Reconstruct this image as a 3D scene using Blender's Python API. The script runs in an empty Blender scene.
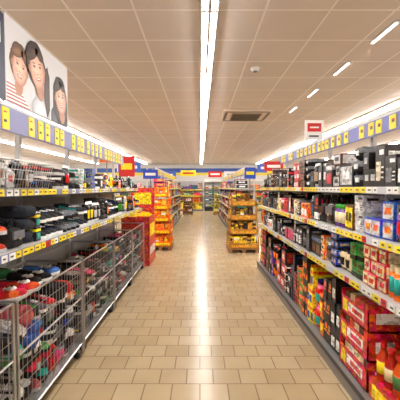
import bpy, bmesh, math, random
from mathutils import Matrix, Vector, noise
rng = random.Random(23)
R = rng.uniform
def lin(c):
    return tuple(((x/255)/12.92 if x/255<=0.04045 else ((x/255+0.055)/1.055)**2.4) for x in c)

# ---------------------------------------------------------------- materials
def newmat(name):
    m=bpy.data.materials.new(name); m.use_nodes=True
    nt=m.node_tree; b=nt.nodes['Principled BSDF']
    return m,nt,b
def solid(name,c,rough=.5,metal=0,em=0):
    m,nt,b=newmat(name)
    b.inputs['Base Color'].default_value=(*lin(c),1)
    b.inputs['Roughness'].default_value=rough; b.inputs['Metallic'].default_value=metal
    return m
def colmat(name,rough,metal=0,graphic=0,bump=0,scale=30):
    m,nt,b=newmat(name)
    at=nt.nodes.new('ShaderNodeAttribute'); at.attribute_name='Col'
    out=at.outputs['Color']
    tc=nt.nodes.new('ShaderNodeTexCoord')
    if graphic:
        vo=nt.nodes.new('ShaderNodeTexVoronoi'); vo.inputs['Scale'].default_value=scale
        nt.links.new(tc.outputs['Object'],vo.inputs['Vector'])
        hs=nt.nodes.new('ShaderNodeHueSaturation'); 
        sep=nt.nodes.new('ShaderNodeSeparateColor'); nt.links.new(vo.outputs['Color'],sep.inputs[0])
        mr=nt.nodes.new('ShaderNodeMapRange'); mr.inputs['To Min'].default_value=.44; mr.inputs['To Max'].default_value=.56
        nt.links.new(sep.outputs[0],mr.inputs['Value']); nt.links.new(mr.outputs[0],hs.inputs['Hue'])
        mv=nt.nodes.new('ShaderNodeMapRange'); mv.inputs['To Min'].default_value=.25; mv.inputs['To Max'].default_value=1.9
        nt.links.new(sep.outputs[1],mv.inputs['Value']); nt.links.new(mv.outputs[0],hs.inputs['Value'])
        nt.links.new(out,hs.inputs['Color'])
        mx=nt.nodes.new('ShaderNodeMix'); mx.data_type='RGBA'; mx.inputs[0].default_value=graphic
        nt.links.new(out,mx.inputs[6]); nt.links.new(hs.outputs[0],mx.inputs[7]); out=mx.outputs[2]
    nt.links.new(out,b.inputs['Base Color'])
    b.inputs['Roughness'].default_value=rough; b.inputs['Metallic'].default_value=metal
    if bump:
        n=nt.nodes.new('ShaderNodeTexNoise'); n.inputs['Scale'].default_value=35
        nt.links.new(tc.outputs['Object'],n.inputs['Vector'])
        bp=nt.nodes.new('ShaderNodeBump'); bp.inputs['Strength'].default_value=bump; bp.inputs['Distance'].default_value=.02
        nt.links.new(n.outputs['Fac'],bp.inputs['Height']); nt.links.new(bp.outputs[0],b.inputs['Normal'])
    return m
M_PRINT=colmat('printed_card',.35,graphic=.6,scale=42)
M_GLOSS=colmat('glossy_plastic',.18)
M_CLOTH=colmat('textile',.85,graphic=.35,bump=.5,scale=24)
M_PAINT=colmat('painted_metal',.42)
M_CHROME=colmat('chrome_wire',.28,metal=.85)
MATS=[M_PRINT,M_GLOSS,M_CLOTH,M_PAINT,M_CHROME]
PR,GL,CL,PA,CH=range(5)

# ---------------------------------------------------------------- mesh builder
class MB:
    def __init__(s): s.v=[];s.f=[];s.c=[];s.m=[];s.s=[]
    def add(s,vs,fs,col,mat=PR,M=None,smooth=False):
        o=len(s.v)
        s.v+= [tuple(M@Vector(p)) for p in vs] if M is not None else [tuple(p) for p in vs]
        multi=isinstance(col,list)
        for i,f in enumerate(fs):
            s.f.append(tuple(o+k for k in f)); s.c.append(col[i] if multi else col); s.m.append(mat); s.s.append(smooth)
    def box(s,x0,x1,y0,y1,z0,z1,col,mat=PA,M=None):
        vs=[(x0,y0,z0),(x1,y0,z0),(x1,y1,z0),(x0,y1,z0),(x0,y0,z1),(x1,y0,z1),(x1,y1,z1),(x0,y1,z1)]
        s.add(vs,[(0,3,2,1),(4,5,6,7),(0,1,5,4),(1,2,6,5),(2,3,7,6),(3,0,4,7)],col,mat,M)
    def bbox(s,x0,x1,y0,y1,z0,z1,col,mat=PA,M=None,b=.004):
        def ring(i,z): return [(x0+i,y0+i,z),(x1-i,y0+i,z),(x1-i,y1-i,z),(x0+i,y1-i,z)]
        vs=ring(b,z0)+ring(0,z0+b)+ring(0,z1-b)+ring(b,z1)
        fs=[(0,3,2,1),(12,13,14,15)]
        for k in range(3):
            for j in range(4): a=k*4+j; c=k*4+(j+1)%4; fs.append((a,c,c+4,a+4))
        s.add(vs,fs,col,mat,M)
    def lathe(s,prof,cols,mat=GL,M=None,n=12):
        vs=[];fs=[];cc=[]
        for r,z in prof:
            for k in range(n):
                a=2*math.pi*k/n; vs.append((r*math.cos(a),r*math.sin(a),z))
        for i in range(len(prof)-1):
            for k in range(n):
                k2=(k+1)%n; fs.append((i*n+k,i*n+k2,(i+1)*n+k2,(i+1)*n+k)); cc.append(cols[i])
        fs.append(tuple(range(n))[::-1]); cc.append(cols[0])
        fs.append(tuple((len(prof)-1)*n+k for k in range(n))); cc.append(cols[-1])
        s.add(vs,fs,cc,mat,M,True)
    def tube(s,pts,r,col,mat=CH,n=4,M=None):
        vs=[];fs=[]
        P=[Vector(p) for p in pts]
        for i,p in enumerate(P):
            t=(P[min(i+1,len(P)-1)]-P[max(i-1,0)]).normalized()
            a=Vector((0,0,1)) if abs(t.z)<.9 else Vector((1,0,0))
            u=t.cross(a).normalized(); w=t.cross(u)
            for k in range(n):
                g=2*math.pi*(k+.5)/n; vs.append(p+u*r*math.cos(g)+w*r*math.sin(g))
        for i in range(len(P)-1):
            for k in range(n):
                k2=(k+1)%n; fs.append((i*n+k,i*n+k2,(i+1)*n+k2,(i+1)*n+k))
        fs.append(tuple(range(n))); fs.append(tuple((len(P)-1)*n+k for k in range(n)))
        s.add(vs,fs,col,mat,M)
    def blob(s,a,b,c,e,col,mat=CL,M=None,nz=0,nu=14,nv=8,taper=0,col2=None):
        vs=[];fs=[];cc=[];sd=R(0,99)
        def pw(x): return math.copysign(abs(x)**e,x)
        for i in range(nv+1):
            ph=-math.pi/2+math.pi*i/nv
            for k in range(nu):
                th=2*math.pi*k/nu
                x=pw(math.cos(ph))*pw(math.cos(th)); y=pw(math.cos(ph))*pw(math.sin(th)); z=pw(math.sin(ph))
                q=1+nz*noise.noise(Vector((x*1.7+sd,y*1.7,z*1.7)))
                tp=1-taper*(z+1)/2
                vs.append((a*x*q*tp,b*y*q*tp,c+c*z*(1+nz*.6*noise.noise(Vector((x*2,y*2+sd,z))) if z>0 else 1)))
        for i in range(nv):
            for k in range(nu):
                k2=(k+1)%nu; fs.append((i*nu+k,i*nu+k2,(i+1)*nu+k2,(i+1)*nu+k))
                cc.append(col2 if (col2 and (i in (nv//2,nv//2+1))) else col)
        s.add(vs,fs,cc,mat,M,True)
    def obj(s,name,parent=None,extra=None):
        me=bpy.data.meshes.new(name); me.from_pydata(s.v,[],s.f)
        for m in MATS: me.materials.append(m)
        me.polygons.foreach_set('material_index',s.m); me.polygons.foreach_set('use_smooth',s.s)
        ca=me.color_attributes.new('Col','FLOAT_COLOR','CORNER')
        buf=[]
        for p in me.polygons:
            c=s.c[p.index]
            for _ in range(p.loop_total): buf+= [c[0],c[1],c[2],1]
        ca.data.foreach_set('color',buf)
        bm=bmesh.new(); bm.from_mesh(me); bmesh.ops.recalc_face_normals(bm,faces=bm.faces); bm.to_mesh(me); bm.free()
        o=bpy.data.objects.new(name,me); bpy.context.scene.collection.objects.link(o)
        if parent: o.parent=parent; o.matrix_parent_inverse=Matrix.Translation(-parent.location)
        return o
def empty(name,loc=(0,0,0)):
    e=bpy.data.objects.new(name,None); e.location=loc; e.empty_display_size=.2
    bpy.context.scene.collection.objects.link(e); return e

# ---------------------------------------------------------------- palette
C=lambda *a: lin(a)
BLACK=C(14,14,16); DK=C(34,34,38); GREY=C(110,112,118); LG=C(190,190,190); WHITE=C(240,240,238)
RED=C(205,22,20); ORANGE=C(245,115,12); YEL=C(248,222,30); GREEN=C(50,150,50); TEAL=C(20,160,150); BLUE=C(30,70,180)
PURP=C(100,45,140); PINK=C(225,70,130); BROWN=C(95,55,28); CREAM=C(230,210,170); NAVY=C(26,30,42)
DARKS=[BLACK,BLACK,DK,BLACK,C(40,34,32),NAVY,C(55,55,58),C(28,22,20)]
VIV=[RED,ORANGE,YEL,GREEN,PURP,RED,ORANGE,BLUE,CREAM,BROWN,PINK,WHITE]
ACC=[WHITE,WHITE,LG,RED,YEL,ORANGE,TEAL,BLUE,GREEN]
ACD=[WHITE,WHITE,LG,LG,GREY,C(190,160,125),C(130,90,60),RED,C(215,200,175),C(70,95,125)]

# ---------------------------------------------------------------- products (local: x along shelf, y depth (0 = front), z up)
def carton(mb,M,w,d,h,c1,c2,c3,style=0):
    mb.bbox(-w/2,w/2,0,d,0,h,c1,PR,M,b=min(.006,w*.05))
    e=.0015
    if style==0:
        mb.box(-w/2-e,w/2+e,-e,d+e,h*.68,h*.86,c2,PR,M)
        mb.box(-w*.32,w*.32,-2*e,0,h*.15,h*.55,c3,PR,M)
        mb.box(-w/2-2*e,-w/2,d*.2,d*.8,h*.15,h*.5,c3,PR,M)
    elif style==1:
        mb.box(-w/2-e,w/2+e,-e,d+e,h*.06,h*.32,c2,PR,M)
        mb.box(-w*.38,w*.1,-2*e,0,h*.62,h*.86,c3,PR,M)
        mb.box(-w*.38,w*.38,-2*e,0,h*.47,h*.53,c3,PR,M)
        mb.box(-w/2-2*e,-w/2,d*.15,d*.7,h*.55,h*.85,c3,PR,M)
    elif style==2:
        mb.box(-w*.42,w*.42,-e,0,h*.1,h*.9,c2,PR,M)
        mb.box(-w*.25,w*.25,-2*e,-e,h*.35,h*.7,c3,PR,M)
        mb.box(-w/2-e,-w/2,d*.1,d*.9,h*.12,h*.88,c2,PR,M)
    else: # mostly plain dark box with small logo, picture and text lines
        mb.box(-w*.4,w*.05,-e,0,h*.76,h*.88,c3,PR,M)
        mb.box(-w*.1,w*.4,-e,0,h*.14,h*.6,c2,PR,M)
        for k in range(3): mb.box(-w*.42,-w*.16,-e,0,h*(.2+.12*k),h*(.24+.12*k),c3,PR,M)
        mb.box(-w/2-e,-w/2,d*.15,d*.6,h*.7,h*.84,c3,PR,M)
        mb.box(-w/2-e,-w/2,d*.3,d*.85,h*.18,h*.55,c2,PR,M)
        mb.box(-w/2+.01,w/2-.01,d*.3,d*.7,h,h+e,c3,PR,M)
def bottle(mb,M,w,d,h,c1,c2,c3,style=0):
    r=w/2*.95; MM=M@Matrix.Translation((0,r,0))
    if style==0:
        prof=[(r*.9,0),(r,.03*h),(r,.2*h),(r*1.01,.2*h),(r*1.01,.52*h),(r,.52*h),(r*.95,.6*h),(r*.5,.78*h),(r*.42,.86*h),(r*.5,.86*h),(r*.5,h),(r*.4,h)]
        cols=[c1,c1,c1,c2,c2,c1,c1,c1,c3,c3,c3]
    else:
        prof=[(r*.92,0),(r,.04*h),(r,.18*h),(r*1.01,.18*h),(r*1.01,.65*h),(r,.65*h),(r*.9,.8*h),(r*.85,.82*h),(r*.9,.83*h),(r*.9,h*.99),(r*.8,h)]
        cols=[c1,c1,c1,c2,c2,c1,c3,c3,c3,c3]
    mb.lathe(prof,cols,GL,MM)
def handbag(mb,M,w,d,h,c1,c2,c3,style=0):
    bh=h*.68
    MM=M@Matrix.Translation((0,d/2,0))
    mb.blob(w/2,d/2,bh/2,.38,c1,GL if style else CL,MM,nz=.05,taper=.18)
    mb.box(-w*.36,w*.36,-.004,.006,bh*.45,bh*.85,c2,GL,M)
    mb.box(-w*.06,w*.06,-.009,-.003,bh*.38,bh*.5,C(200,190,150),CH,M)
    for dy in (d*.3,d*.7):
        pts=[(w*.26*math.cos(a)*-1,dy,bh*.9+h*.34*math.sin(a)) for a in [math.pi*i/8 for i in range(9)]]
        mb.tube(pts,.008,c1,GL,5,M)
def pouch(mb,M,w,d,h,c1,c2,c3,style=0):
    vs=[];fs=[];cc=[];n=8;k=6
    for sgn in (-1,1):
        for j in range(n+1):
            z=j/n
            for i in range(k+1):
                x=i/k*2-1
                t=(1-abs(x)**3)*(1-abs(2*z-1)**3)
                vs.append((x*w/2*(1-.06*math.sin(math.pi*z)),d/2+sgn*d/2*t*(1+.1*math.sin(9*x+7*z)),z*h))
    N=(n+1)*(k+1)
    for sgn in (0,1):
        for j in range(n):
            for i in range(k):
                a=sgn*N+j*(k+1)+i; fs.append((a,a+1,a+k+2,a+k+1))
                cc.append(c3 if j in(0,n-1) else (c2 if (2<=j<=4 and 1<=i<=k-2) else c1))
    mb.add(vs,fs,cc,GL,M,True)
def shoe(mb,M,w,d,h,c1,c2,c3,style=0):
    L=d; W=w*.46
    st=[(0,.35,.35),(.06,.72,.5),(.2,.98,.62),(.4,.9,.72),(.58,.78,1.0),(.8,.8,1.25),(.95,.72,1.3),(1,.45,1.15)]
    H=h*.7
    vs=[];fs=[];cc=[];n=9
    for t,wf,hf in st:
        for k in range(n):
            a=math.pi*k/(n-1)
            vs.append((W*wf*math.cos(a),t*L,.018+H*.75*hf*math.sin(a)**.8))
    for i in range(len(st)-1):
        for k in range(n-1):
            a=i*n+k; fs.append((a,a+1,a+n+1,a+n))
            cc.append(DK if (i in(4,5) and k in(3,4)) else (c2 if (k in (1,6) and i in(2,3,4)) else c1))
    fs.append(tuple(range(n))); cc.append(c1)
    fs.append(tuple((len(st)-1)*n+k for k in range(n))); cc.append(c1)
    mb.add(vs,fs,cc,CL,M,True)
    vs=[];m=len(st)
    for z in (0,.022):
        for t,wf,hf in st: vs.append((W*wf*1.06,t*L*1.02-.01*L,z))
        for t,wf,hf in reversed(st): vs.append((-W*wf*1.06,t*L*1.02-.01*L,z))
    q=2*m; fs=[tuple(range(q))[::-1],tuple(range(q,2*q))]+[(i,(i+1)%q,q+(i+1)%q,q+i) for i in range(q)]
    mb.add(vs,fs,c3,GL,M)
    for j in range(3):
        mb.box(-W*.35,W*.35,L*(.3+.08*j),L*(.3+.08*j)+.008,.018+H*.55,.018+H*.62+.03*j*H,c3,CL,M)
def cloth(mb,M,w,d,h,c1,c2,c3,style=0):
    MM=M@Matrix.Translation((0,d/2,0))
    mb.blob(w/2,d/2,h/2,.45,c1,CL,MM,nz=.28,col2=c2 if style else None)
    if style: mb.box(-w*.15,w*.12,-.006,.004,h*.35,h*.7,c3,PA,M)
KIND=dict(carton=carton,bottle=bottle,handbag=handbag,pouch=pouch,shoe=shoe,cloth=cloth)

def side_matrix(side,xf,y,z,d=0,yaw=0):
    B=Matrix(((0,side,0,side*(xf+d)),(1,0,0,y),(0,0,1,z),(0,0,0,1)))
    return B@Matrix.Rotation(yaw,4,'Z')
def front_matrix(x,yf,z,d=0,yaw=0):
    return Matrix.Translation((x,yf+d,z))@Matrix.Rotation(yaw,4,'Z')

def fill(mb,mat,u0,u1,z,hmax,depth,gen,jit=.04,maxrows=2):
    u=u0
    while u<u1-.05:
        k,w,d,h,cs,n,stack,st=gen(u)
        for _ in range(n):
            if u+w>u1: break
            rows=max(1,min(maxrows,int(depth/(d+.01))))
            for r in range(rows):
                s=max(1,min(stack,int(hmax/h)))
                if r==0 and s>1 and R(0,1)<.3: s-=1
                for q in range(s):
                    KIND[k](mb,mat(u+w/2,z+q*h+.001,r*(d+.01)+R(0,.02),R(-jit,jit)),w*.97,d,min(h,hmax),*cs,style=st)
            u+=w
        u+=R(.002,.012)
    
def g_dark(u):
    a=R(0,1); st=rng.choice([0,1,2,3,3,3])
    c=(rng.choice(DARKS),rng.choice(ACD+DARKS[:5]),rng.choice(ACD+[WHITE,LG]))
    if a<.22: return 'handbag',R(.16,.26),.14,R(.2,.28),(rng.choice(DARKS),rng.choice(DARKS+[GREY]),WHITE),1,1,rng.choice([0,1])
    if a<.62: return 'carton',R(.07,.17),R(.16,.22),R(.07,.27),c,rng.choice([1,1,1,2]),4,st
    if a<.70: return 'pouch',R(.1,.17),.07,R(.17,.27),(rng.choice(DARKS),rng.choice(ACD),rng.choice(ACD)),1,1,0
    if a<.77: return 'cloth',R(.12,.2),.2,R(.06,.1),(rng.choice(DARKS),GREY,WHITE),1,4,1
    if a<.82: return 'bottle',.08,.08,R(.16,.26),(rng.choice(DARKS+[LG]),rng.choice(ACD),rng.choice(DARKS)),rng.choice([1,2]),1,rng.choice([0,1])
    return 'carton',R(.06,.13),.18,R(.07,.2),(rng.choice(VIV+[BROWN,CREAM,WHITE,LG,WHITE]),rng.choice(ACC),rng.choice(DARKS)),rng.choice([1,2]),4,st
def g_topr(u):
    k=g_dark(u)
    return k if R(0,1)<.7 else ('carton',R(.08,.2),R(.16,.22),R(.16,.3),(rng.choice(DARKS),rng.choice(ACD),rng.choice([WHITE,LG])),1,1,rng.choice([2,3,3]))
def g_viv(u):
    a=R(0,1); st=rng.choice([0,1,2,2,3]); c=(rng.choice(VIV),rng.choice(ACC+VIV+DARKS),rng.choice(VIV+DARKS))
    if a<.7: return 'carton',R(.06,.13),R(.12,.2),R(.06,.15),c,rng.choice([1,2,3]),4,st
    if a<.86: return 'pouch',R(.11,.16),.07,R(.16,.22),c,rng.choice([1,2]),1,0
    return 'bottle',R(.06,.075),R(.06,.07),R(.14,.2),c,rng.choice([2,3]),1,1
def g_mix(split,p=.1):
    return lambda u: (g_viv(u) if (u<split or R(0,1)<p) else g_dark(u))
def g_low(u):
    a=R(0,1); st=rng.choice([0,1,2,3])
    if a<.6: return 'carton',R(.07,.16),R(.2,.25),R(.08,.22),(rng.choice(DARKS*2+VIV),rng.choice(ACC+DARKS),rng.choice(ACC+VIV)),rng.choice([1,1,2]),5,st
    if a<.72: return 'pouch',R(.12,.18),.09,R(.2,.3),(rng.choice(VIV+DARKS),rng.choice(ACC),rng.choice(VIV)),rng.choice([1,2]),2,0
    if a<.8: return 'handbag',R(.18,.26),.16,R(.24,.3),(rng.choice(DARKS),rng.choice(DARKS),WHITE),1,2,1
    return 'carton',R(.14,.22),.24,R(.14,.25),(rng.choice(DARKS),rng.choice(VIV+DARKS),WHITE),rng.choice([1,2]),3,st
LC=DARKS*2+[DK,GREY,GREY,BROWN,LG,C(120,115,110),RED,RED,C(60,140,70),WHITE,YEL]
def g_shoes(u):
    a=R(0,1)
    if a<.42: return 'shoe',R(.085,.11),.28,R(.1,.13),(rng.choice(DARKS*3+[GREY,GREY,BROWN,LG,RED,C(60,130,60)]),rng.choice(ACC),rng.choice([WHITE,LG,DK,DK])),rng.choice([2,4]),2,0
    if a<.64: return 'cloth',R(.1,.18),.24,R(.05,.09),(rng.choice(LC),rng.choice(ACC),WHITE),1,4,rng.choice([0,1])
    if a<.8: return 'pouch',R(.08,.14),.06,R(.16,.26),(rng.choice(LC),rng.choice(ACC),WHITE),rng.choice([1,2]),1,0
    if a<.88: return 'handbag',R(.14,.2),.14,R(.18,.26),(rng.choice(DARKS),GREY,WHITE),1,1,0
    return 'carton',R(.06,.12),.2,R(.05,.1),(rng.choice(LC),rng.choice(ACC),rng.choice(ACC)),1,4,rng.choice([0,1,2,3])
def g_top(u):
    a=R(0,1)
    if a<.4: return 'shoe',R(.09,.11),.26,R(.1,.14),(rng.choice(DARKS+[GREY]),rng.choice(ACC),rng.choice([WHITE,LG,DK])),2,2,0
    if a<.65: return 'carton',R(.06,.12),.2,R(.06,.18),(rng.choice(LC),rng.choice(ACC),rng.choice(ACC)),1,3,rng.choice([0,1,3])
    if a<.8: return 'pouch',R(.08,.13),.06,R(.14,.22),(rng.choice(LC),rng.choice(ACC),WHITE),1,1,0
    return 'handbag',R(.15,.22),.14,R(.16,.24),(rng.choice(DARKS),GREY,WHITE),1,1,rng.choice([0,1])

# ---------------------------------------------------------------- room shell
CEIL=3.2; BACKY=23.0; WX=9.5; Y0=-4.0
def brick(name,c1,c2,cm,w,h,off,mortar,rough,tintscale=0,lo=.8,hi=1.15,smooth=.2):
    m,nt,b=newmat(name)
    tc=nt.nodes.new('ShaderNodeTexCoord'); br=nt.nodes.new('ShaderNodeTexBrick')
    br.offset=off; br.offset_frequency=2; br.squash=1
    for i,v in (('Scale',1),('Brick Width',w),('Row Height',h),('Mortar Size',mortar),('Mortar Smooth',smooth),('Bias',0)): br.inputs[i].default_value=v
    br.inputs['Color1'].default_value=(*lin(c1),1); br.inputs['Color2'].default_value=(*lin(c2),1); br.inputs['Mortar'].default_value=(*lin(cm),1)
    nt.links.new(tc.outputs['Object'],br.inputs['Vector'])
    out=br.outputs['Color']
    n=nt.nodes.new('ShaderNodeTexNoise'); n.inputs['Scale'].default_value=tintscale or 1; n.inputs['Detail'].default_value=8
    nt.links.new(tc.outputs['Object'],n.inputs['Vector'])
    mr=nt.nodes.new('ShaderNodeMapRange'); mr.inputs['To Min'].default_value=lo; mr.inputs['To Max'].default_value=hi
    nt.links.new(n.outputs['Fac'],mr.inputs['Value'])
    hs=nt.nodes.new('ShaderNodeHueSaturation'); nt.links.new(out,hs.inputs['Color']); nt.links.new(mr.outputs[0],hs.inputs['Value'])
    nt.links.new(hs.outputs[0],b.inputs['Base Color'])
    b.inputs['Roughness'].default_value=rough
    bp=nt.nodes.new('ShaderNodeBump'); bp.invert=True; bp.inputs['Strength'].default_value=.4; bp.inputs['Distance'].default_value=.003
    nt.links.new(br.outputs['Fac'],bp.inputs['Height']); nt.links.new(bp.outputs[0],b.inputs['Normal'])
    return m
floor_m=brick('floor_tiles',(208,188,152),(195,172,135),(146,124,97),.21,.2,.5,.0055,.22,3,.8,1.12,.5)
ceil_m=brick('ceiling_tiles',(228,219,213),(224,214,207),(255,250,246),.625,.625,0,.012,.9,2,.92,1.05)
wall_m=solid('wall_paint',(222,218,214),.8)
def shell(name,x0,x1,y0,y1,z0,z1,mat):
    me=bpy.data.meshes.new(name); bm=bmesh.new(); bmesh.ops.create_cube(bm,size=1)
    for v in bm.verts: v.co=((x0+x1)/2+v.co.x*(x1-x0),(y0+y1)/2+v.co.y*(y1-y0),(z0+z1)/2+v.co.z*(z1-z0))
    bm.to_mesh(me); bm.free(); me.materials.append(mat)
    o=bpy.data.objects.new(name,me); bpy.context.scene.collection.objects.link(o); return o
shell('floor',-WX,WX,Y0,BACKY,-.1,0,floor_m)
shell('ceiling',-WX,WX,Y0,BACKY,CEIL,CEIL+.1,ceil_m)
shell('wall_left',-WX-.1,-WX,Y0,BACKY,0,CEIL,wall_m)
shell('wall_right',WX,WX+.1,Y0,BACKY,0,CEIL,wall_m)
shell('wall_back',-WX,WX,BACKY,BACKY+.1,0,CEIL,wall_m)
shell('wall_front',-WX,WX,Y0-.1,Y0,0,CEIL,wall_m)
shell('trim_1',-WX,WX,BACKY-.06,BACKY,2.6,2.9,solid('blue_trim',(60,90,170),.5))
shell('trim_2',-WX,WX,BACKY-.05,BACKY,2.4,2.6,solid('yellow_trim',(235,215,90),.5))

# ---------------------------------------------------------------- lights
tube_m,nt,b=newmat('fluorescent_diffuser')
b.inputs['Base Color'].default_value=(1,1,1,1)
b.inputs['Emission Color'].default_value=(1,.965,.925,1); b.inputs['Emission Strength'].default_value=42
slot_m,nt,b=newmat('slot_added_glow')
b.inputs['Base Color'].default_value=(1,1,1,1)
b.inputs['Emission Color'].default_value=(1,.97,.94,1); b.inputs['Emission Strength'].default_value=2.5  # emission added so the ceiling slots stand out as bright marks
house_m=solid('light_housing',(200,196,192),.4)
def strip(xc,y0,y1,seg=1.5,double=False):
    bm=bmesh.new(); 
    def bx(x0,x1,a,b_,z0,z1,mi):
        r=bmesh.ops.create_cube(bm,size=1)
        for v in r['verts']: v.co=((x0+x1)/2+v.co.x*(x1-x0),(a+b_)/2+v.co.y*(b_-a),(z0+z1)/2+v.co.z*(z1-z0))
        for f in {f for v in r['verts'] for f in v.link_faces}: f.material_index=mi
    bx(xc-.1,xc+.1,y0,y1,CEIL-.03,CEIL,0)
    if double:
        bx(xc-.014,xc+.014,y0,y1,CEIL-.075,CEIL-.03,0)
        for s in (-1,1): bx(xc+s*.072-.006,xc+s*.072+.006,y0,y1,CEIL-.058,CEIL-.03,0)
    y=y0
    while y<y1-.1:
        e=min(y+seg,y1)
        if double:
            for s in (-1,1): bx(xc+s*.04-.02,xc+s*.04+.02,y+.03,e-.03,CEIL-.07,CEIL-.035,1)
            bx(xc-.078,xc+.078,y,y+.03,CEIL-.076,CEIL-.03,0)
        else:
            bx(xc-.045,xc+.045,y+.03,e-.03,CEIL-.075,CEIL-.03,1)
            bx(xc-.055,xc+.055,y,y+.03,CEIL-.08,CEIL-.03,0)
        y=e
    me=bpy.data.meshes.new('fluorescent_strip_light'); bm.to_mesh(me); bm.free()
    me.materials.append(house_m); me.materials.append(tube_m)
    o=bpy.data.objects.new('fluorescent_strip_light',me); bpy.context.scene.collection.objects.link(o)
strip(.09,-3,22,1.5,True)
for x in (-3.7,3.9,-7,7.2): strip(x,-3,22,1.5)

# ceiling fittings
mb=MB()
mb.bbox(.5,1.6,6.95,8.0,CEIL-.05,CEIL,C(225,212,200),PA)
mb.bbox(.72,1.38,7.15,7.8,CEIL-.07,CEIL-.045,C(150,138,128),PA)
for i in range(9): mb.box(.74,1.36,7.18+i*.07,7.20+i*.07,CEIL-.078,CEIL-.07,C(90,82,76),PA)
for (a,b_,c,d) in ((.56,1.54,6.99,7.05),(.56,1.54,7.9,7.96),(.55,.61,7.1,7.85),(1.49,1.55,7.1,7.85)): mb.box(a,b_,c,d,CEIL-.054,CEIL-.049,C(70,64,60),PA)
mb.obj('air_conditioning_cassette')
mb=MB(); mb.lathe([(.065,CEIL),(.065,CEIL-.015),(.055,CEIL-.035),(.03,CEIL-.045),(.028,CEIL-.06),(.01,CEIL-.065)],[WHITE]*3+[GREY]*2,PA,Matrix.Translation((.78,4.6,0)),16)
mb.obj('smoke_detector')
for y in (3.3,4.35,5.5,6.7,2.2):  # thin ceiling slots, their brightness put in as a glowing face
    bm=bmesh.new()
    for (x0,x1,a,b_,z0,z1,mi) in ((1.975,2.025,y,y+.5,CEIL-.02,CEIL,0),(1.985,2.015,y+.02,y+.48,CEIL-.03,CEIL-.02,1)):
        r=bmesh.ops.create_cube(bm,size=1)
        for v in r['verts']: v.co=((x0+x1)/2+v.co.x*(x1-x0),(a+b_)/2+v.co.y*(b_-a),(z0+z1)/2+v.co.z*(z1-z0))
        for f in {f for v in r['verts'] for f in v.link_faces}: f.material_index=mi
    me=bpy.data.meshes.new('glowing_ceiling_slot'); bm.to_mesh(me); bm.free(); me.materials.append(house_m); me.materials.append(slot_m)
    o=bpy.data.objects.new('glowing_ceiling_slot',me); bpy.context.scene.collection.objects.link(o)

# ---------------------------------------------------------------- gondolas
def rails(mb,side,xf,y0,y1,z,blue=False,h=.042):
    base=C(200,205,215) if not blue else C(120,125,165)
    x0,x1=sorted((side*(xf-.012),side*xf))
    mb.box(x0,x1,y0,y1,z-h,z+.003,base,PA)
    y=y0+.02; t0,t1=sorted((side*(xf-.016),side*(xf-.012)))
    while y<y1-.07:
        L=rng.choice([.05,.06,.07]); a=R(0,1)
        col=YEL if a<.62 else (WHITE if a<.86 else (RED if a<.9 else None))
        if col:
            mb.box(t0,t1,y,y+L,z-h+.003,z+.001,col,PA)
            mb.box(*sorted((side*(xf-.0175),side*(xf-.016))),y+.008,y+L*.6,z-h*.55,z-h*.32,C(60,60,50),PA)
        y+=L+R(.002,.03)
def header(mb,side,x,y0,y1,z0,z1,col,tags=True,sp=.15):
    mb.box(*sorted((side*x,side*(x+.02))),y0,y1,z0,z1,col,PA)
    mb.box(*sorted((side*(x-.004),side*x)),y0,y1,z1-.02,z1,C(210,210,215),PA)
    if tags:
        y=y0+.05
        while y<y1-.12:
            if R(0,1)<.85:
                mb.box(*sorted((side*(x-.006),side*x)),y,y+.085,z0+.01,z1-.03,YEL,PA)
                mb.box(*sorted((side*(x-.008),side*(x-.006))),y+.015,y+.05,z0+.06,z0+.08,C(70,70,60),PA)
                mb.box(*sorted((side*(x-.008),side*(x-.006))),y+.015,y+.05,z1-.07,z1-.06,RED,PA)
            y+=sp*R(.75,1.3)
def gondola(side,xf,y0,y1,levels,hz=(1.93,2.13),hx=1.42,hcol=C(125,128,170),blue=False,backh=1.55,base=True,htags=True):
    e=empty('gondola_shelving',(side*(xf+.5),(y0+y1)/2,0))
    mb=MB(); xb=xf+.54
    mb.box(*sorted((side*xb,side*(xb+.03))),y0,y1,.02,backh,C(150,147,143),PA)
    mb.obj('back_panel',e)
    mb=MB(); n=max(1,round((y1-y0)/1.05))
    for i in range(n+1):
        y=y0+(y1-y0)*i/n; y=min(max(y,y0+.02),y1-.02)
        mb.box(*sorted((side*(xb-.04),side*xb)),y-.02,y+.02,0,hz[1],C(200,198,195),PA)
        mb.box(*sorted((side*hx,side*(xb-.02))),y-.008,y+.008,hz[0]+.02,hz[0]+.05,C(200,198,195),PA)
        for z,dp,xo in levels:
            mb.box(*sorted((side*(xf+xo+.02),side*(xb-.03))),y-.004,y+.004,z-.07,z-.02,C(170,170,170),PA)
    mb.obj('uprights',e)
    mb=MB()
    for z,dp,xo in levels:
        mb.box(*sorted((side*(xf+xo),side*(xb-.04))),y0,y1,z-.025,z,C(205,203,200),PA)
    if base:
        mb.box(*sorted((side*(xf-.02),side*(xb-.04))),y0,y1,.0,.12,C(130,128,128),PA)
        mb.box(*sorted((side*(xf-.03),side*(xf-.02))),y0,y1,.09,.12,C(60,60,65),PA)
    mb.obj('shelf_boards',e)
    mb=MB()
    for z,dp,xo in levels: rails(mb,side,xf+xo,y0,y1,z,blue)
    mb.obj('price_rails',e)
    mb=MB(); header(mb,side,hx,y0,y1,hz[0],hz[1],hcol,htags); mb.obj('header_rail',e)
    return e
LY0,LY1=.75,5.95
gl=gondola(-1,1.08,LY0,LY1,[(1.13,.45,0),(1.49,.4,.08)],hz=(1.92,2.12),blue=True,base=False)
gr=gondola(1,1.10,1.0,6.0,[(.84,.5,0),(1.18,.48,.0),(1.505,.42,.04)],hz=(1.95,2.1),hx=1.5,hcol=C(110,115,185))

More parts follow.
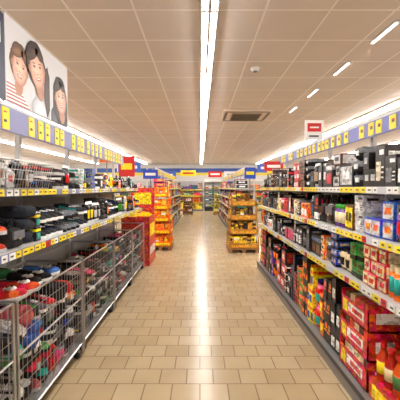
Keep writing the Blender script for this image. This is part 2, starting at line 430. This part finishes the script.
def sm(side,xf): return lambda u,z,d,yaw: side_matrix(side,xf,u,z,d,yaw)
mb=MB(); fill(mb,sm(1,1.12),2.55,5.95,.125,.66,.5,g_low,.06,2); o1=mb.obj('stacked_product_cartons')
mb=MB(); fill(mb,sm(1,1.125),1.02,5.95,.842,.29,.46,g_mix(2.7),.08,2); o2=mb.obj('shelf_of_packaged_goods')
mb=MB(); fill(mb,sm(1,1.125),1.02,5.95,1.182,.285,.46,g_mix(1.98,.06),.08,2); o3=mb.obj('shelf_of_bags_and_boxes')
mb=MB(); fill(mb,sm(1,1.16),1.02,5.95,1.507,.31,.4,g_topr,.12,2); o4=mb.obj('handbags_and_boxes_on_top_shelf')
mb=MB()
for i in range(8):
    for r in range(3):
        sauce=rng.choice([C(190,50,15),C(205,80,15),C(170,30,15)])
        y=1.42+i*.085
        if y>2.08: break
        bottle(mb,side_matrix(1,1.14,y,.27,r*.09),.08,.08,.24,sauce,rng.choice([YEL,C(235,120,30),C(225,200,150),C(60,110,50)]),rng.choice([RED,YEL,RED]),0)
mb.box(1.12,1.43,1.36,2.07,.122,.262,RED,PR)
mb.box(1.115,1.12,1.4,2.03,.15,.23,YEL,PR)
mb.obj('sauce_bottles')
mb=MB()
def tray_carton(mb,y,z,w,h,d=.36,x=1.12,c=RED):
    t=.008
    M=side_matrix(1,x,y,z)
    mb.box(-w/2,w/2,0,t,0,h*.75,c,PR,M); mb.box(-w/2,w/2,d-t,d,0,h,c,PR,M)
    mb.box(-w/2,-w/2+t,0,d,0,h,c,PR,M); mb.box(w/2-t,w/2,0,d,0,h,c,PR,M); mb.box(-w/2,w/2,0,d,0,t,c,PR,M)
    mb.box(-w*.35,w*.2,-.002,0,h*.25,h*.6,WHITE,PR,M); mb.box(-w*.3,w*.05,-.004,-.002,h*.33,h*.5,RED,PR,M)
    mb.box(w*.25,w*.42,-.002,0,h*.15,h*.65,YEL,PR,M)
    mb.box(-w/2-.002,-w/2,d*.15,d*.8,h*.3,h*.7,WHITE,PR,M)
    n=int((w-.02)/.07)
    for i in range(n):
        for r in range(4):
            mb.bbox(-w/2+.012+i*.07,-w/2+.077+i*.07,.015+r*.083,.09+r*.083,.01,h*.98,rng.choice([WHITE,CREAM,C(225,60,50),BROWN]),PR,M)
for (y,z,w,h) in ((2.31,.125,.42,.2),(2.31,.335,.42,.19),(2.3,.535,.4,.18)): tray_carton(mb,y,z,w,h)
mb.obj('red_display_cartons')
mb=MB(); fill(mb,sm(1,1.46),1.1,2.05,.122,.5,.14,g_viv,.02,1); 
fill(mb,sm(1,1.12),1.02,1.33,.122,.6,.4,g_low,.02,1); mb.obj('grocery_cartons')

# left goods
mb=MB(); fill(mb,sm(-1,1.11),LY0+.02,LY1-.02,1.132,.29,.42,g_shoes,.2,1); o5=mb.obj('shoes_and_textiles_on_shelf')
mb=MB(); fill(mb,sm(-1,1.19),2.45,LY1-.02,1.492,.24,.36,g_top,.15,1); o6=mb.obj('shoes_and_bags_on_top_shelf')

# wire cages
def cage(side,xf,y0,y1,h=.85,d=.5):
    e=empty('wire_cage_bin',(side*(xf+d/2),(y0+y1)/2,0)); mb=MB(); g=C(195,195,198)
    x0,x1=side*xf,side*(xf+d); r=.002; zb=.12
    for (x,y) in ((x0,y0),(x0,y1),(x1,y0),(x1,y1)): mb.tube([(x,y,.03),(x,y,h)],.011,g,CH,6)
    for z in (h,h*.62,zb):
        rr=.008 if z!=h*.62 else .005
        mb.tube([(x0,y0,z),(x0,y1,z)],rr,g,CH,6); mb.tube([(x1,y0,z),(x1,y1,z)],rr,g,CH,6)
        mb.tube([(x0,y0,z),(x1,y0,z)],rr,g,CH,6); mb.tube([(x0,y1,z),(x1,y1,z)],rr,g,CH,6)
    n=int((y1-y0)/.05)
    for i in range(1,n):
        y=y0+(y1-y0)*i/n; mb.tube([(x0,y,zb),(x0,y,h)],r,g)
    n=int(d/.05)
    for i in range(1,n):
        x=x0+(x1-x0)*i/n; mb.tube([(x,y0,zb),(x,y0,h)],r,g)
    k=7
    for i in range(1,k):
        z=zb+(h-zb)*i/k; mb.tube([(x0,y0,z),(x0,y1,z)],r,g); mb.tube([(x0,y0,z),(x1,y0,z)],r,g)
    mb.obj('wire_frame',e)
    mb=MB(); mb.box(*sorted((x0,x1)),y0,y1,zb-.015,zb-.005,C(150,150,150),PA)
    for (x,y) in ((x0-side*-.03,y0+.05),(x0-side*-.03,y1-.05),(x1+side*-.03,y0+.05),(x1+side*-.03,y1-.05)):
        mb.lathe([(.03,-.012),(.032,0),(.03,.012)],[DK,DK],PA,Matrix.Translation((x,y,.033))@Matrix.Rotation(math.pi/2,4,'X'),12)
        mb.box(x-.02,x+.02,y-.015,y+.015,.06,zb-.01,GREY,PA)
    mb.obj('floor_tray_and_castors',e)
    gm=MB(); cols=DARKS*2+[GREY,LG,TEAL,C(70,150,75),RED,RED,PINK,LG,C(60,90,160),WHITE,WHITE,C(90,90,100),C(140,130,120),C(170,60,70)]
    for layer,z in enumerate((.125,.22,.32,.42,.51,.6)):
        for j in range(8):
            for q in range(2):
                yy=y0+.1+(y1-y0-.2)*j/7+R(-.02,.02); dd=.03+q*.22
                kind=rng.choice(['cloth','cloth','cloth','shoe','shoe','pouch'])
                c=(rng.choice(cols),rng.choice(ACC+DARKS),rng.choice([WHITE,LG,DK]))
                if kind=='shoe': shoe(gm,side_matrix(side,xf+.03,yy,z+R(0,.03),dd-.02,R(-.35,.35)),.095,.23,.12,*c)
                elif kind=='pouch': 
                    Mx=side_matrix(side,xf+.04,yy,z+.01,dd,R(-.2,.2))@Matrix.Rotation(R(-.2,.1),4,'X'); pouch(gm,Mx,.13,.05,.14,*c)
                else: cloth(gm,side_matrix(side,xf+.03,yy,z,dd-.01,R(-.15,.15)),R(.12,.16),.2,R(.1,.14),*c,style=rng.choice([0,1]))
    gm.obj('pile_of_clothing_and_shoes')
for i in range(5):
    a=LY0+.02+i*1.04; cage(-1,1.05,a,a+1.0)
mb=MB()
for (y,d,c,yaw) in ((2.05,.06,RED,.3),(2.19,.05,RED,.2),(2.3,.1,BLACK,-.2),(2.42,.08,BLACK,-.1),(2.62,.1,C(60,110,190),.3),(1.9,.22,TEAL,.1),(2.5,.28,C(60,140,70),.1)):
    M=side_matrix(-1,1.06,y,.8,d,yaw)@Matrix.Rotation(-.12,4,'X')
    shoe(mb,M,.13,.26,.13,c,c,WHITE)
    mb.blob(.025,.028,.02,1,WHITE,CL,M@Matrix.Translation((0,.08,.045)),nu=10,nv=6)
    for s in (-1,1): mb.blob(.006,.007,.006,1,BLACK,CL,M@Matrix.Translation((s*.01,.075,.078)),nu=6,nv=4)
mb.obj('slippers')

def basket(y0,y1,z,xf=1.13,d=.34,h=.17):
    mb=MB(); g=C(205,205,205); x0,x1=-xf,-(xf+d); fl=.04
    def ring(z,o): return [(x0+o,y0-0,z),(x0+o,y1,z),(x1,y1,z),(x1,y0,z),(x0+o,y0,z)]
    for k in range(4): mb.tube(ring(z+.006+h*k/3,fl*k/3),.0045 if k==3 else .0025,g,CH,5)
    n=int((y1-y0)/.03)
    for i in range(n+1):
        y=y0+(y1-y0)*i/n; mb.tube([(x1,y,z+.006),(x0,y,z+.006),(x0+fl,y,z+h+.006)],.002,g)
    for i in range(1,8):
        x=x0+(x1-x0)*i/8; mb.tube([(x,y0,z+.006),(x,y0,z+h)],.002,g); mb.tube([(x,y1,z+.006),(x,y1,z+h)],.002,g)
    mb.obj('wire_basket')
    gm=MB()
    fill(gm,sm(-1,xf+.06),y0+.02,y1-.02,z+.01,.22,.26,lambda u:(rng.choice(['carton','pouch']),R(.05,.09),.1,R(.08,.19),(rng.choice(DARKS*2+[LG,WHITE,GREY]),rng.choice(ACD),rng.choice(ACD)),1,1,rng.choice([0,1,2])),.15,2)
    gm.obj('basket_of_small_goods')
for i in range(3): basket(.8+i*.54,1.3+i*.54,1.492)
for (y,z,c) in ((2.02,1.84,WHITE),(2.4,1.8,WHITE),(1.84,1.82,YEL)):
    mb=MB(); mb.tube([(-1.56,y,1.495),(-1.56,y,z)],.004,GREY,CH,5)
    mb.box(-1.64,-1.49,y-.004,y,z-.08,z+.05,c,PA); mb.box(-1.62,-1.53,y-.006,y-.004,z-.01,z+.02,DK,PA); mb.box(-1.62,-1.57,y-.006,y-.004,z-.06,z-.03,RED,PA)
    mb.obj('price_sign_card')

# poster banner above left header
e=empty('advertising_banner',(-1.41,2.5,2.13)); 
def poly(mb,cy,cz,ry,rz,col,layer,n=28,rot=0,col2=None,rings=7,oy=0,oz=0,wob=0,zmin=2.135,ymin=2.345,ymax=3.405):
    """flat printed ellipse, tone running from col (centre) to col2 (edge), cropped to the sheet"""
    x=-1.4+.0012*layer; sd=R(0,50)
    def pt(k,f):
        a=2*math.pi*k/n; q=1+wob*noise.noise(Vector((math.cos(a)*2+sd,math.sin(a)*2,0)))
        dy,dz=ry*f*q*math.cos(a)+oy*(1-f)*ry,rz*f*q*math.sin(a)+oz*(1-f)*rz
        return (x,min(ymax,max(ymin,cy+dy*math.cos(rot)-dz*math.sin(rot))),min(2.755,max(zmin,cz+dy*math.sin(rot)+dz*math.cos(rot))))
    if not col2: rings=1; col2=col
    vs=[pt(k,f/rings) for f in range(1,rings+1) for k in range(n)]
    fs=[tuple(range(n))]; cc=[col]
    for f in range(rings-1):
        t=(f+1)/(rings-1); c=tuple(col[i]*(1-t**2)+col2[i]*t**2 for i in range(3))
        for k in range(n):
            fs.append((f*n+k,f*n+(k+1)%n,(f+1)*n+(k+1)%n,(f+1)*n+k)); cc.append(c)
    mb.add(vs,fs,cc,PA)
mb=MB()
mb.box(-1.42,-1.40,1.3,2.33,2.13,2.74,C(50,56,80),PA); mb.box(-1.42,-1.40,2.335,3.42,2.13,2.76,C(205,205,208),PA)
for i in range(5): mb.box(-1.4,-1.398,1.4+.05*(i%2),2.25-.06*(i%3),2.62-.09*i,2.66-.09*i,WHITE,PA)
mb.box(-1.4,-1.396,2.12,2.28,2.52,2.66,WHITE,PA)
for y in (1.3,2.335,3.02,3.41): mb.box(-1.425,-1.418,y-.01,y+.01,2.125,2.76,GREY,PA)
mb.obj('banner_panels',e)
SKc=C(236,196,174); SKe=C(176,122,98); HR=C(34,22,18); HRc=C(74,48,35); HB=C(84,54,34); HBc=C(134,94,60)
def face(mb,y,z,s,L,hair,hairc,rot=0,long=False,**lim):
    def P(dy,dz,ry,rz,c,l,c2=None,r=0,**k):
        cy=y+s*(dy*math.cos(rot)-dz*math.sin(rot)); cz=z+s*(dy*math.sin(rot)+dz*math.cos(rot))
        poly(mb,cy,cz,ry*s,rz*s,c,L+l,rot=rot+r,col2=c2,**k,**lim)
    if long: P(.0,-.45,1.0,1.3,hairc,0,hair,wob=.18)
    P(-.02,.2,.86,.98,hairc,.3,hair,wob=.12)
    P(.05,-1.0,.36,.5,SKe,.6)
    P(-.68,-.08,.1,.17,SKe,.8,C(160,100,80)); P(.72,-.08,.1,.17,SKe,.8,C(160,100,80))
    P(.03,-.1,.7,.88,SKc,1,SKe,oy=-.25,oz=-.1,rings=12)
    P(-.3,.62,.6,.27,hairc,1.5,hair,r=.4,wob=.2); P(.38,.64,.42,.24,hairc,1.5,hair,r=-.55,wob=.2)
    for dy in (-.26,.29):
        P(dy,.05,.18,.1,C(176,126,104),2,C(226,182,158)); P(dy,.04,.09,.03,C(170,150,140),2.3); P(dy,.04,.045,.035,C(44,30,26),2.6); P(dy,.075,.12,.018,C(70,45,38),2.8)
        P(dy,.2,.15,.022,hairc,2)
        P(dy*1.25,-.3,.18,.14,C(232,166,144),2,C(224,168,144))
    P(.02,-.12,.05,.14,C(246,210,188),2,C(226,178,152)); P(0,-.28,.1,.03,C(176,118,98),2.4)
    P(.02,-.5,.24,.1,C(166,88,80),2,C(190,112,98)); P(.02,-.485,.17,.04,C(232,224,216),2.4)
mb=MB()
for i in range(6): mb.box(-1.3995,-1.399,2.345,2.66-.03*i,2.135+.026*i,2.146+.026*i,C(170,70,70),PA); mb.box(-1.3995,-1.399,2.345,2.66-.03*i,2.146+.026*i,2.161+.026*i,C(230,226,224),PA)
face(mb,2.52,2.44,.155,1.5,HB,HBc,rot=-.15)
poly(mb,2.84,2.16,.16,.14,C(225,228,235),5,col2=C(170,175,185),ymax=3.0)
face(mb,2.77,2.52,.18,7,HR,HRc,rot=.22,long=False,ymax=3.005)
poly(mb,2.95,2.36,.06,.22,HRc,6.5,col2=HR,wob=.25,ymax=3.0)
poly(mb,3.22,2.16,.2,.16,C(90,92,110),1,col2=C(50,52,66),ymin=3.035)
face(mb,3.24,2.4,.17,1.8,C(20,14,12),C(46,32,28),rot=.15,long=True,ymin=3.035)
mb.obj('portrait_print',e)

mb=MB(); mb.tube([(1.51,4.3,2.102),(1.51,4.3,2.16)],.006,GREY,CH,6); mb.box(1.4,1.64,4.29,4.31,2.14,2.4,WHITE,PA)
mb.box(1.43,1.61,4.285,4.29,2.25,2.36,RED,PA); mb.box(1.46,1.58,4.283,4.285,2.295,2.315,WHITE,PA); mb.box(1.45,1.58,4.285,4.29,2.18,2.2,DK,PA)
mb.obj('promotional_sign')

# ---------------------------------------------------------------- displays
def tower(name,x0,x1,y0,y1,h,tiers,body,items,topsign=None):
    e=empty(name,((x0+x1)/2,(y0+y1)/2,0)); mb=MB()
    for i in range(3):
        xx=x0+(x1-x0-.08)*i/2; mb.box(xx,xx+.08,y0,y1,0,.08,C(150,110,70),PA)
    for i in range(5):
        yy=y0+(y1-y0-.09)*i/4; mb.box(x0,x1,yy,yy+.09,.08,.1,C(165,122,80),PA)
    mb.obj('pallet',e)
    mb=MB(); th=(h-.1)/tiers; gm=MB()
    for t in range(tiers):
        z=.1+t*th; s=.02*t
        mb.box(x0+s,x1-s,y0+s,y1-s,z,z+.015,body,PA)
        lip=th*.4
        for (a,b_,c,d) in ((x0+s,x1-s,y0+s,y0+s+.01),(x0+s,x1-s,y1-s-.01,y1-s),(x0+s,x0+s+.01,y0+s,y1-s),(x1-s-.01,x1-s,y0+s,y1-s)):
            mb.box(a,b_,c,d,z,z+lip,body,PA)
        mb.box(x0+s+.05,x1-s-.05,y0+s-.003,y0+s,z+lip*.25,z+lip*.75,items[-1],PR)
        xs=x0+.001+s if (x0+x1)>0 else x1-s
        mb.box(xs-.004,xs+.002,y0+.1,y1-.1,z+lip*.25,z+lip*.75,items[-1],PR)
        for cx in (x0+s+.015,x1-s-.015):
            for cy in (y0+s+.015,y1-s-.015): mb.box(cx-.012,cx+.012,cy-.012,cy+.012,z,z+th,body,PA)
        w=.1; nx=int((x1-x0-2*s-.04)/w); ny=int((y1-y0-2*s-.04)/w)
        for i in range(nx):
            for j in range(ny):
                k=rng.choice(['carton','carton','bottle','pouch']) ; c=(rng.choice(items),rng.choice(items+[WHITE]),rng.choice(items))
                KIND[k](gm,front_matrix(x0+s+.025+w*(i+.5),y0+s+.02+w*j,z+.016),w*.94,.08,th*R(.72,.86),*c,style=rng.choice([0,1]))
    mb.obj('cardboard_trays',e); gm.obj('packets',e)
tower('orange_pallet_display',-1.2,-.68,7.6,8.3,1.56,5,C(250,125,15),[C(250,125,15),ORANGE,C(250,140,40),C(235,95,15),C(250,175,60),YEL])
tower('snack_pallet_display',.66,1.36,7.3,8.0,1.4,4,C(190,130,50),[C(200,150,50),BROWN,C(215,165,70),C(110,70,25),DK,YEL,C(220,160,50)])
e=empty('red_dump_bin',(-1.25,6.45,0)); mb=MB()
x0,x1,y0,y1=-1.5,-.97,6.08,6.9
for (a,b_,c,d) in ((x0,x1,y0,y0+.015),(x0,x1,y1-.015,y1),(x0,x0+.015,y0,y1),(x1-.015,x1,y0,y1)): mb.box(a,b_,c,d,0,.95,C(205,45,20),PR)
mb.box(x0,x1,y0,y1,.6,.61,RED,PA); mb.box(x1,x1+.003,y0+.1,y1-.1,.55,.8,YEL,PR); mb.box(x1,x1+.003,y0+.1,y1-.1,.2,.35,WHITE,PR)
mb.box(x0+.01,x1-.01,y1-.03,y1-.015,.9,1.5,RED,PR); mb.box(x0+.08,x1-.08,y1-.034,y1-.03,1.15,1.4,YEL,PR)
mb.obj('bin_body',e); gm=MB()
for i in range(4):
    for j in range(6): pouch(gm,front_matrix(x0+.09+i*.115,y0+.05+j*.12,.62),.11,.08,R(.3,.4),rng.choice([RED,ORANGE,YEL]),WHITE,YEL)
gm.obj('bin_packets',e)

# ---------------------------------------------------------------- far gondolas in this aisle
def g_far(u):
    c=(rng.choice(VIV+DARKS*2),rng.choice(ACC+DARKS),rng.choice(VIV)); 
    return 'carton',R(.1,.22),.3,R(.1,.25),c,rng.choice([1,2,3]),3,rng.choice([0,1,2])
def far_gondola(side,xf,y0,y1,name='shelf_of_groceries',hc=C(90,110,190)):
    gondola(side,xf,y0,y1,[(.5,.5,0),(.85,.5,0),(1.18,.5,0),(1.5,.45,0)],hz=(1.9,2.1),hx=xf+.3,hcol=hc)
    mb=MB()
    for z,h in ((.122,.34),(.502,.29),(.852,.28),(1.182,.28),(1.502,.3)): fill(mb,sm(side,xf+.02),y0+.03,y1-.03,z,h,.4,g_far,.02,1)
    mb.obj(name)
far_gondola(-1,1.0,9.2,17.0); far_gondola(1,1.0,9.0,17.0)
far_gondola(-1,5.0,1.0,16.0); far_gondola(1,5.1,1.0,16.0)
def cross(x0,x1,yf):
    e=empty('end_wall_shelving',((x0+x1)/2,yf+.3,0)); mb=MB()
    mb.box(x0,x1,yf+.5,yf+.53,0,1.95,C(180,178,175),PA); mb.box(x0,x1,yf,yf+.5,0,.12,GREY,PA)
    for z in (.55,1.0,1.4): mb.box(x0,x1,yf,yf+.5,z-.025,z,LG,PA); mb.box(x0,x1,yf-.012,yf,z-.045,z,YEL,PA)
    n=int((x1-x0)/1.0)
    for i in range(n+1):
        x=x0+(x1-x0-.04)*i/n; mb.box(x,x+.04,yf+.46,yf+.5,0,1.95,LG,PA)
    mb.obj('shelving_frame',e)
    gm=MB()
    for z,h in ((.122,.4),(.552,.38),(1.002,.34),(1.402,.4)): fill(gm,lambda u,z_,d,yaw:front_matrix(u,yf+.02,z_,d,yaw),x0+.05,x1-.05,z,h,.4,g_far,.02,1)
    gm.obj('shelf_of_household_goods')
cross(-6,.2,20.6); cross(1.5,7,20.6)
e=empty('glass_door_chiller',(.85,21.2,0)); mb=MB()
mb.box(.3,1.4,20.9,21.5,0,.25,DK,PA); mb.box(.3,1.4,20.9,21.5,1.9,2.1,WHITE,PA); mb.box(.3,1.4,21.45,21.5,.25,1.9,LG,PA)
for x in (.3,.83,1.36): mb.box(x,x+.04,20.88,20.94,.25,1.9,DK,PA)
for z in (.6,1.0,1.4): mb.box(.34,1.36,20.98,21.45,z,z+.02,LG,PA)
mb.obj('chiller_cabinet',e); gm=MB()
for z in (.25,.62,1.02,1.42): fill(gm,lambda u,z_,d,yaw:front_matrix(u,21.0,z_,d,yaw),.36,1.34,z,.3,.3,lambda u:('bottle',.1,.1,.28,(rng.choice([WHITE,LG,TEAL]),rng.choice(ACC),WHITE),2,1,0),0,1)
gm.obj('chilled_bottles',e)

# small pallet stacks at the far crossing
tower('crate_stack_display',-.95,-.4,17.6,18.3,.95,3,C(70,60,55),[WHITE,DK,ORANGE,C(120,80,40)])
tower('crate_stack_display',.75,1.3,17.8,18.5,1.2,4,C(210,190,60),[WHITE,YEL,GREEN,C(120,80,40)])

# signs
def hsign(x,y,z,w,h,c,c2,hang=False):
    mb=MB(); mb.box(x-w/2,x+w/2,y-.01,y+.01,z,z+h,c,PA); mb.box(x-w*.35,x+w*.35,y-.014,y-.01,z+h*.35,z+h*.65,c2,PA)
    if hang:
        for s in (-1,1): mb.tube([(x+s*w*.4,y,z+h),(x+s*w*.4,y,CEIL)],.003,GREY,CH,4)
    else:
        mb.tube([(x,y+.01,0),(x,y+.01,z)],.012,GREY,CH,6); mb.lathe([(.12,0),(.12,.01),(.02,.02)],[DK,DK],PA,Matrix.Translation((x,y,0)),14)
    mb.obj('hanging_category_sign' if hang else 'pole_sign')
hsign(-1.75,6.02,1.98,.25,.2,ORANGE,WHITE); hsign(-1.62,7.1,1.75,.35,.45,RED,YEL); hsign(-1.35,8.75,1.75,.4,.25,BLUE,WHITE)
hsign(-2.2,10,2.0,.7,.3,C(60,100,200),WHITE); hsign(1.95,8.5,1.95,.5,.25,RED,WHITE); hsign(1.35,8.65,1.75,.3,.3,BLUE,YEL)
hsign(-1.9,17.4,2.0,1.2,.4,C(70,100,190),WHITE,True); hsign(1.9,17.4,2.0,1.2,.4,C(235,235,235),BLUE,True); hsign(2.6,11,2.0,.6,.25,YEL,RED)
hsign(-.7,19,2.2,.9,.35,YEL,RED,True); hsign(.9,19.2,2.15,.8,.35,RED,WHITE,True); hsign(-2.9,13,2.15,.9,.35,WHITE,RED,True)
hsign(3.0,14,2.2,1.0,.35,C(60,100,200),WHITE,True)

# ---------------------------------------------------------------- camera
cam=bpy.data.cameras.new('camera'); cam.lens=28.8; cam.sensor_width=36
co=bpy.data.objects.new('camera',cam); bpy.context.scene.collection.objects.link(co)
co.location=(0,0,1.5); co.rotation_euler=(math.radians(90-2.15),0,0)
bpy.context.scene.camera=co
w=bpy.data.worlds.new('World'); bpy.context.scene.world=w; w.use_nodes=True
w.node_tree.nodes['Background'].inputs[0].default_value=(1,.95,.9,1); w.node_tree.nodes['Background'].inputs[1].default_value=.3
bpy.context.scene.view_settings.view_transform='Standard'
bpy.context.scene.view_settings.exposure=.1
